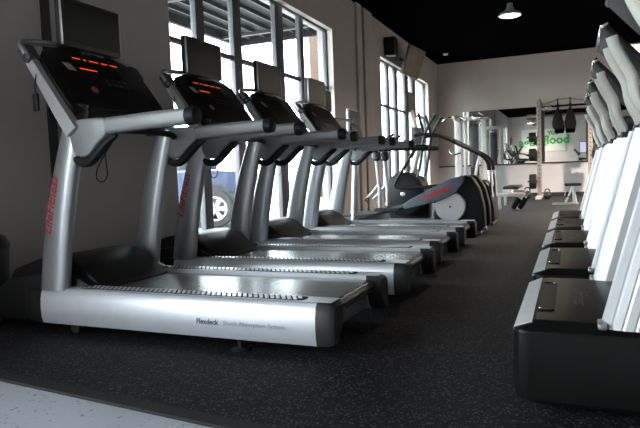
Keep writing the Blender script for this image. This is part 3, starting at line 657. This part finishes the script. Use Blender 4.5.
b = MB(); b.box(-2.24, -1.86, Y-.06, Y+.0, 2.02, 2.10, .01); b.build('crossbar', 'chrome', R)
b = MB(); b.box(-2.75, -1.85, Y, Y+.1, 0, .07, .01); b.box(-2.62, -2.52, Y-.9, Y, 0, .07, .01); b.build('base_frame', 'white_metal', R)
b = MB(); b.box(-2.72, -2.42, Y-.85, Y-.45, .46, .54, .03); b.build('seat', 'vinyl', R)
b = MB(); b.box(-2.60, -2.54, Y-.68, Y-.62, .06, .46); b.build('seat_post', 'white_metal', R)
b = MB(); b.tube([(-2.76, Y-.3, 1.30), (-2.72, Y-.34, 1.20), (-2.60, Y-.34, 1.17), (-2.48, Y-.30, 1.20)], .02, 8, smooth=1); b.build('press_handle', 'chrome', R)
b = MB(); b.tube([(-2.20, Y-.10, .30), (-2.16, Y-.10, .75), (-2.02, Y-.12, 1.25)], .035, 10, smooth=1); b.build('lever_arm', 'white_metal', R)
# flat bench with foam rollers
R = thing('roller_bench', 'flat weight bench with white frame and two black foam rollers', 'bench', (-1.05, 12.0, 0))
b = MB(); b.box(-1.24, -.94, 12.1, 13.2, .375, .43, .02); b.build('pad', 'vinyl', R)
b = MB(); b.box(-1.32, -.80, 11.75, 11.83, .245, .315, .01); b.box(-1.13, -1.04, 11.8, 13.2, .30, .37, .008); b.build('frame', 'white_metal', R)
for x in (-1.27, -.93):
    b = MB(); b.box(x-.03, x+.03, 12.9, 12.97, .0, .30, .006); b.build('leg', 'white_metal', R)
    b = MB(); b.box(x-.03, x+.03, 11.77, 11.83, .0, .25, .006); b.build('leg', 'white_metal', R)
b = MB(); b.box(-1.32, -.86, 12.88, 12.98, .28, .33, .006); b.build('rear_bar', 'white_metal', R)
for x in (0, .12):
    b = MB(); b.tube([(-1.0+x, 11.60, .05), (-.965+x, 11.55, .11), (-.90+x, 11.52, .215), (-.89+x, 11.52, .23)], [.048, .052, .052, .04], 14); b.build('foam_roller', 'foam', R)
    b = MB(); b.tube([(-.90+x, 11.52, .22), (-.88+x, 11.77, .27)], .014, 8); b.build('roller_bar', 'chrome', R)
# power rack, fixed to the far wall above the mirror
Y = 15.9
R = thing('power_rack', 'tall steel power rack with pull-up bar in front of the mirror', 'rack', (-.14, Y+.5, 0))
for x in (-.73, .45):
    b = MB(); b.box(x-.052, x+.052, Y, Y+.09, .03, 2.47, .004); po = b.build('post', 'rack_steel', R)
    b = MB()
    for i in range(20): b.lathe([(.015, 0), (.015, .004), (.0005, .005)], (x, Y-.0045, .30+i*.105), 'y', 8)
    tag(b.build('hole_row', 'trim_black', po), None, None, kind='stuff')
    b = MB(); b.box(x-.07, x+.07, Y-.75, Y+1.0, 0, .06, .008); b.build('foot_beam', 'white_metal', R)
    b = MB(); b.box(x-.04, x+.04, Y+.09, YF-.002, 2.42, 2.50, .004); b.build('side_beam', 'rack_steel', R)
b = MB(); b.tube([(-.70, Y+.04, 2.35), (-.49, Y+.04, 2.38), (-.29, Y+.04, 2.455), (.02, Y+.04, 2.455), (.21, Y+.04, 2.395), (.42, Y+.04, 2.37)], .02, 10, smooth=1); b.build('pull_up_bar', 'rack_steel', R)
b = MB(); b.box(-.678, .398, Y+.02, Y+.08, 2.20, 2.26, .004); b.build('front_beam', 'rack_steel', R)
for z in (2.105, 2.0):
    b = MB(); b.tube([(-.785, Y+.04, z), (-1.02, Y+.04, z+.01)], .025, 10); b.build('weight_peg', 'chrome', R)
    b = MB(); b.tube([(.505, Y+.04, z-.1), (.72, Y+.04, z-.09)], .025, 10); b.build('weight_peg', 'chrome', R)
def rack_plate(x, z, r, label):
    b = MB(); b.lathe([(.026, -.085), (r*.6, -.08), (r*.9, -.085), (r, -.07), (r, .07), (r*.9, .085), (r*.6, .08), (.026, .085)], (x, Y+.04, z), 'x', 28)
    tag(b.build('weight_plate', 'iron', loc=(x, Y+.04, z)), label, 'weight plate', 'weight plates on the rack')
for z, r, lb in ((1.54, .125, 'upper black weight plate on the left post of the power rack'), (1.10, .16, 'middle black weight plate on the left post of the power rack'), (.42, .19, 'lowest black weight plate on the left post of the power rack')):
    b = MB(); b.tube([(-.785, Y+.04, z), (-1.02, Y+.04, z)], .022, 10); b.build('weight_peg', 'iron', R)
    rack_plate(-.89, z, r, lb)
for z, r, lb in ((1.56, .15, 'upper black weight plate on the right post of the power rack'), (1.12, .17, 'lower black weight plate on the right post of the power rack')):
    b = MB(); b.tube([(.505, Y+.04, z), (.72, Y+.04, z)], .022, 10); b.build('weight_peg', 'iron', R)
    rack_plate(.61, z, r, lb)
# hanging slings
for x, lb in ((-.285, 'left black hanging sling on the pull-up bar'), (.0, 'right black hanging sling on the pull-up bar')):
    SL = thing('hanging_sling', lb, 'sling', (x, Y+.04, 2.4), 'slings on the pull-up bar')
    b = MB(); rg = []
    for z, hx, hy in ((2.34, .022, .014), (2.21, .045, .035), (2.03, .10, .06), (1.88, .138, .08), (1.78, .132, .08), (1.72, .105, .06)):
        rg.append([(x+hx*math.cos(2*PI*j/14), Y+.04+hy*math.sin(2*PI*j/14), z+.014*math.sin(6*PI*j/14)) for j in range(14)])
    b.loft(rg); b.build('pouch', 'foam', SL)
    b = MB(); b.lathe([(.024, -.012), (.036, -.012), (.036, .012), (.024, .012), (.024, -.012)], (x, Y+.04, 2.455), 'x', 18, False); b.box(x-.014, x+.014, Y+.032, Y+.048, 2.33, 2.43); b.build('strap', 'foam', SL)
# small utility bench in the rack
R = thing('utility_bench', 'small padded bench with white A-frame legs in front of the power rack', 'bench', (.04, 13.1, 0))
b = MB(); b.box(-.12, .20, 12.9, 13.25, .385, .44, .02); b.build('pad', 'vinyl', R)
b = MB(); b.tube([(.04, 12.95, .39), (.09, 12.9, .02)], .028, 10); b.tube([(.04, 12.95, .39), (.06, 13.2, .03)], .025, 10); b.build('leg', 'white_metal', R)
b = MB(); b.tube([(.04, 13.1, .36), (-.10, 13.1, .04)], .022, 10); b.build('leg', 'white_metal', R)
b = MB(); b.box(-.36, .14, 12.93, 13.0, .0, .045, .008); b.build('floor_bar', 'white_metal', R)
b = MB(); b.tube([(-.10, 12.98, .30), (-.12, 12.96, .18), (.02, 12.96, .16)], .012, 8); b.build('adjuster_handle', 'chrome', R)
# kettlebells by the post
for x, y, s, lb in ((-.53, 15.35, .85, 'black kettlebell on the floor beside the left rack post'), (-1.0, 15.5, 1.0, 'black kettlebell on the floor behind the lowest rack plate')):
    R = thing('kettlebell', lb, 'kettlebell', (x, y, 0), 'kettlebells by the rack')
    b = MB(); b.lathe([(.06*s, 0), (.085*s, .02*s), (.11*s, .08*s), (.105*s, .14*s), (.07*s, .19*s), (.0005, .21*s)], (x, y, 0), n=20); b.build('bell', 'iron', R)
    b = MB(); b.tube([(x-.06*s, y, .17*s), (x-.065*s, y, .23*s), (x-.04*s, y, .285*s), (x+.04*s, y, .285*s), (x+.065*s, y, .23*s), (x+.06*s, y, .17*s)], .016*s, 8, smooth=2); b.build('handle', 'iron', R)
# television on the left wall above the farther window
R = thing('television', 'tilted television with an orange picture on a bracket above the farther window', 'television', (-3.3, 12.8, 3.2))
b = MB(); mt = frame_mtx((-3.12, 12.80, 3.17), (.0995, .995, 0), (.33, -.033, .944))
def obox(b, mt, x0, x1, y0, y1, z0, z1):
    q = [mt @ Vector(p) for p in ((x0, y0, z0), (x1, y0, z0), (x1, y1, z0), (x0, y1, z0), (x0, y0, z1), (x1, y0, z1), (x1, y1, z1), (x0, y1, z1))]
    b.loft([q[:4], q[4:]])
obox(b, mt, -.50, .50, -.31, .31, -.05, 0); b.build('bezel', 'bezel', R)
b = MB(); obox(b, mt, -.465, .465, -.275, .275, 0, .004); b.build('screen', 'tv', R)
b = MB(); b.tube([(-3.46, 12.85, 3.28), (-3.2, 12.82, 3.2)], .03, 8); b.build('wall_bracket', 'trim_black', R)
b = MB(); b.box(-3.49, -3.26, 11.75, 12.0, 3.18, 3.55, .02); sp = b.build('loudspeaker', 'black_plastic', loc=(-3.38, 11.9, 3.18))
tag(sp, 'black loudspeaker box on the wall beside the television', 'loudspeaker')
# black bin at the left edge
R = thing('waste_bin', 'black round bin against the left wall before the nearest treadmill', 'bin', (-3.25, 2.42, 0))
b = MB(); b.lathe([(.11, 0), (.12, .01), (.14, .44), (.14, .455), (.13, .455), (.115, .02), (.0005, .02)], (-3.25, 2.42, 0), n=28); b.build('body', 'dark_plastic', R)
b = MB(); b.lathe([(.145, .45), (.147, .47), (.12, .52), (.05, .545), (.0005, .55)], (-3.25, 2.42, 0), n=28); b.build('lid', 'black_plastic', R)

# ------------------------------------------------------------------ outside
b = MB(); b.box(-60, XW-T, -40, 70, -.16, -.12)
struct(b.build('ground_outside', 'asphalt'), 'bright pale paving outside the windows', 'ground')
R = thing('entrance_canopy', 'dark flat canopy with pale joists outside the near window', 'canopy', (-4.8, 6.2, 3.3))
b = MB(); b.box(-5.75, XW-T, -1.0, 9.8, 3.42, 3.55); b.build('canopy_deck', 'canopy', R)
b = MB(); b.box(-5.80, -5.72, -1.0, 9.85, 3.28, 3.6); b.box(-5.72, XW-T, 9.77, 9.85, 3.28, 3.6); b.build('fascia', 'canopy', R)
for i in range(6):
    x = -5.45+i*.30
    b = MB(); b.box(x-.015, x+.015, -.9, 9.7, 3.36, 3.42); b.build('joist', 'canopy_beam', R)
for y in (1.5, 4.2, 6.9, 9.2):
    b = MB(); b.box(-5.7, XW-T, y-.04, y+.04, 3.29, 3.34); b.build('cross_beam', 'canopy_beam', R)
b = MB(); b.box(-5.80, -5.10, 13.2, 13.9, -.12, 4.6, .01); b.mi = 1; b.box(-5.87, -5.03, 13.13, 13.97, -.12, .25, .02); b.box(-5.87, -5.03, 13.13, 13.97, 4.6, 4.75, .02)
tag(b.build('brick_pillar', ['brick', 'asphalt'], loc=(-5.45, 13.55, -.12)), 'orange brick pillar outside, seen through the near window', 'pillar')
# parked car, nose towards the building
R = thing('parked_car', 'blue off-road car parked outside the near window', 'car', (0, 0, 0), None)
def car():
    L = 4.6; W = 1.8
    b = MB(); side = rpoly([(-3.55, .45), (-3.6, .95), (-3.5, 1.08), (-2.9, 1.12), (-.05, 1.10), (.72, 1.02), (.86, .9), (.88, .5), (.80, .34), (-3.4, .34)], .08, 4)
    b.prism(side, -W/2, W/2, 'y', .05, 3); b.build('body', 'car_blue', R)
    b = MB(); b.loft([[(-3.5, -W/2+.06, 1.08), (-.25, -W/2+.06, 1.08), (-.25, W/2-.06, 1.08), (-3.5, W/2-.06, 1.08)], [(-3.3, -W/2+.18, 1.62), (-.85, -W/2+.18, 1.62), (-.85, W/2-.18, 1.62), (-3.3, W/2-.18, 1.62)]]); b.build('cabin_glass', 'car_glass', R)
    b = MB(); b.box(-3.35, -.8, -W/2+.15, W/2-.15, 1.60, 1.70, .03); b.build('roof', 'car_blue', R)
    b = MB(); b.box(.82, 1.02, -W/2+.02, W/2-.02, .36, .62, .04); b.build('front_bumper', 'grey_plastic', R)
    b = MB(); b.box(-3.75, -3.5, -W/2+.02, W/2-.02, .36, .62, .04); b.build('rear_bumper', 'grey_plastic', R)
    for s in (-1, 1):
        b = MB(); b.box(.70, .905, s*(W/2-.18)-.16+s*.02, s*(W/2-.18)+.16+s*.02, .68, .86, .02); b.build('head_lamp', 'lamp_glass', R)
        b = MB(); b.box(.66, .90, s*(W/2-.04)-.06, s*(W/2-.04)+.06, .88, .98, .01); b.build('side_lamp', 'amber', R)
        b = MB(); b.box(-.35, -.22, s*(W/2+.1)-.1, s*(W/2+.1)+.1, 1.08, 1.25, .03); b.build('wing_mirror', 'car_blue', R)
        for x in (0.0, -2.7):
            b = MB(); b.lathe([(.375, -.02), (.46, -.02), (.46, .03), (.375, .03), (.375, -.02)], (x, s*W/2-.0, .365), 'y', 28, False); b.build('wheel_arch', 'tyre', R)
            b = MB(); b.lathe([(.23, -.11), (.33, -.10), (.365, -.06), (.365, .06), (.33, .10), (.23, .11), (.23, -.11)], (x, s*(W/2-.05), .365), 'y', 32, False); wh = b.build('wheel', 'tyre', R)
            b = MB(); b.lathe([(.0005, -.085), (.06, -.085), (.07, -.05), (.0005, -.04)], (x, s*(W/2-.05), .365), 'y', 16)
            for k in range(6):
                a = k*PI/3; c_, s_ = math.cos(a), math.sin(a)
                def q(r, o, h): return (x+r*c_-o*s_, s*(W/2-.05)+s*h, .365+r*s_+o*c_)
                b.loft([[q(.05, -.03, .05), q(.05, .03, .05), q(.05, .03, .09), q(.05, -.03, .09)], [q(.22, -.045, .06), q(.22, .045, .06), q(.22, .045, .1), q(.22, -.045, .1)]])
            b.lathe([(.20, .05), (.235, .05), (.235, .10), (.20, .10), (.20, .05)] if s > 0 else [(.20, -.10), (.235, -.10), (.235, -.05), (.20, -.05), (.20, -.10)], (x, s*(W/2-.05), .365), 'y', 28, False)
            b.build('rim', 'alloy', wh)
car()
ca = 0.42
R.rotation_euler = (0, 0, ca)
nx = Vector((math.cos(ca), math.sin(ca))); ny = Vector((-math.sin(ca), math.cos(ca)))
wp = Vector((-6.15, 9.36)) + ny*0.85
R.location = (wp.x, wp.y, -.12)
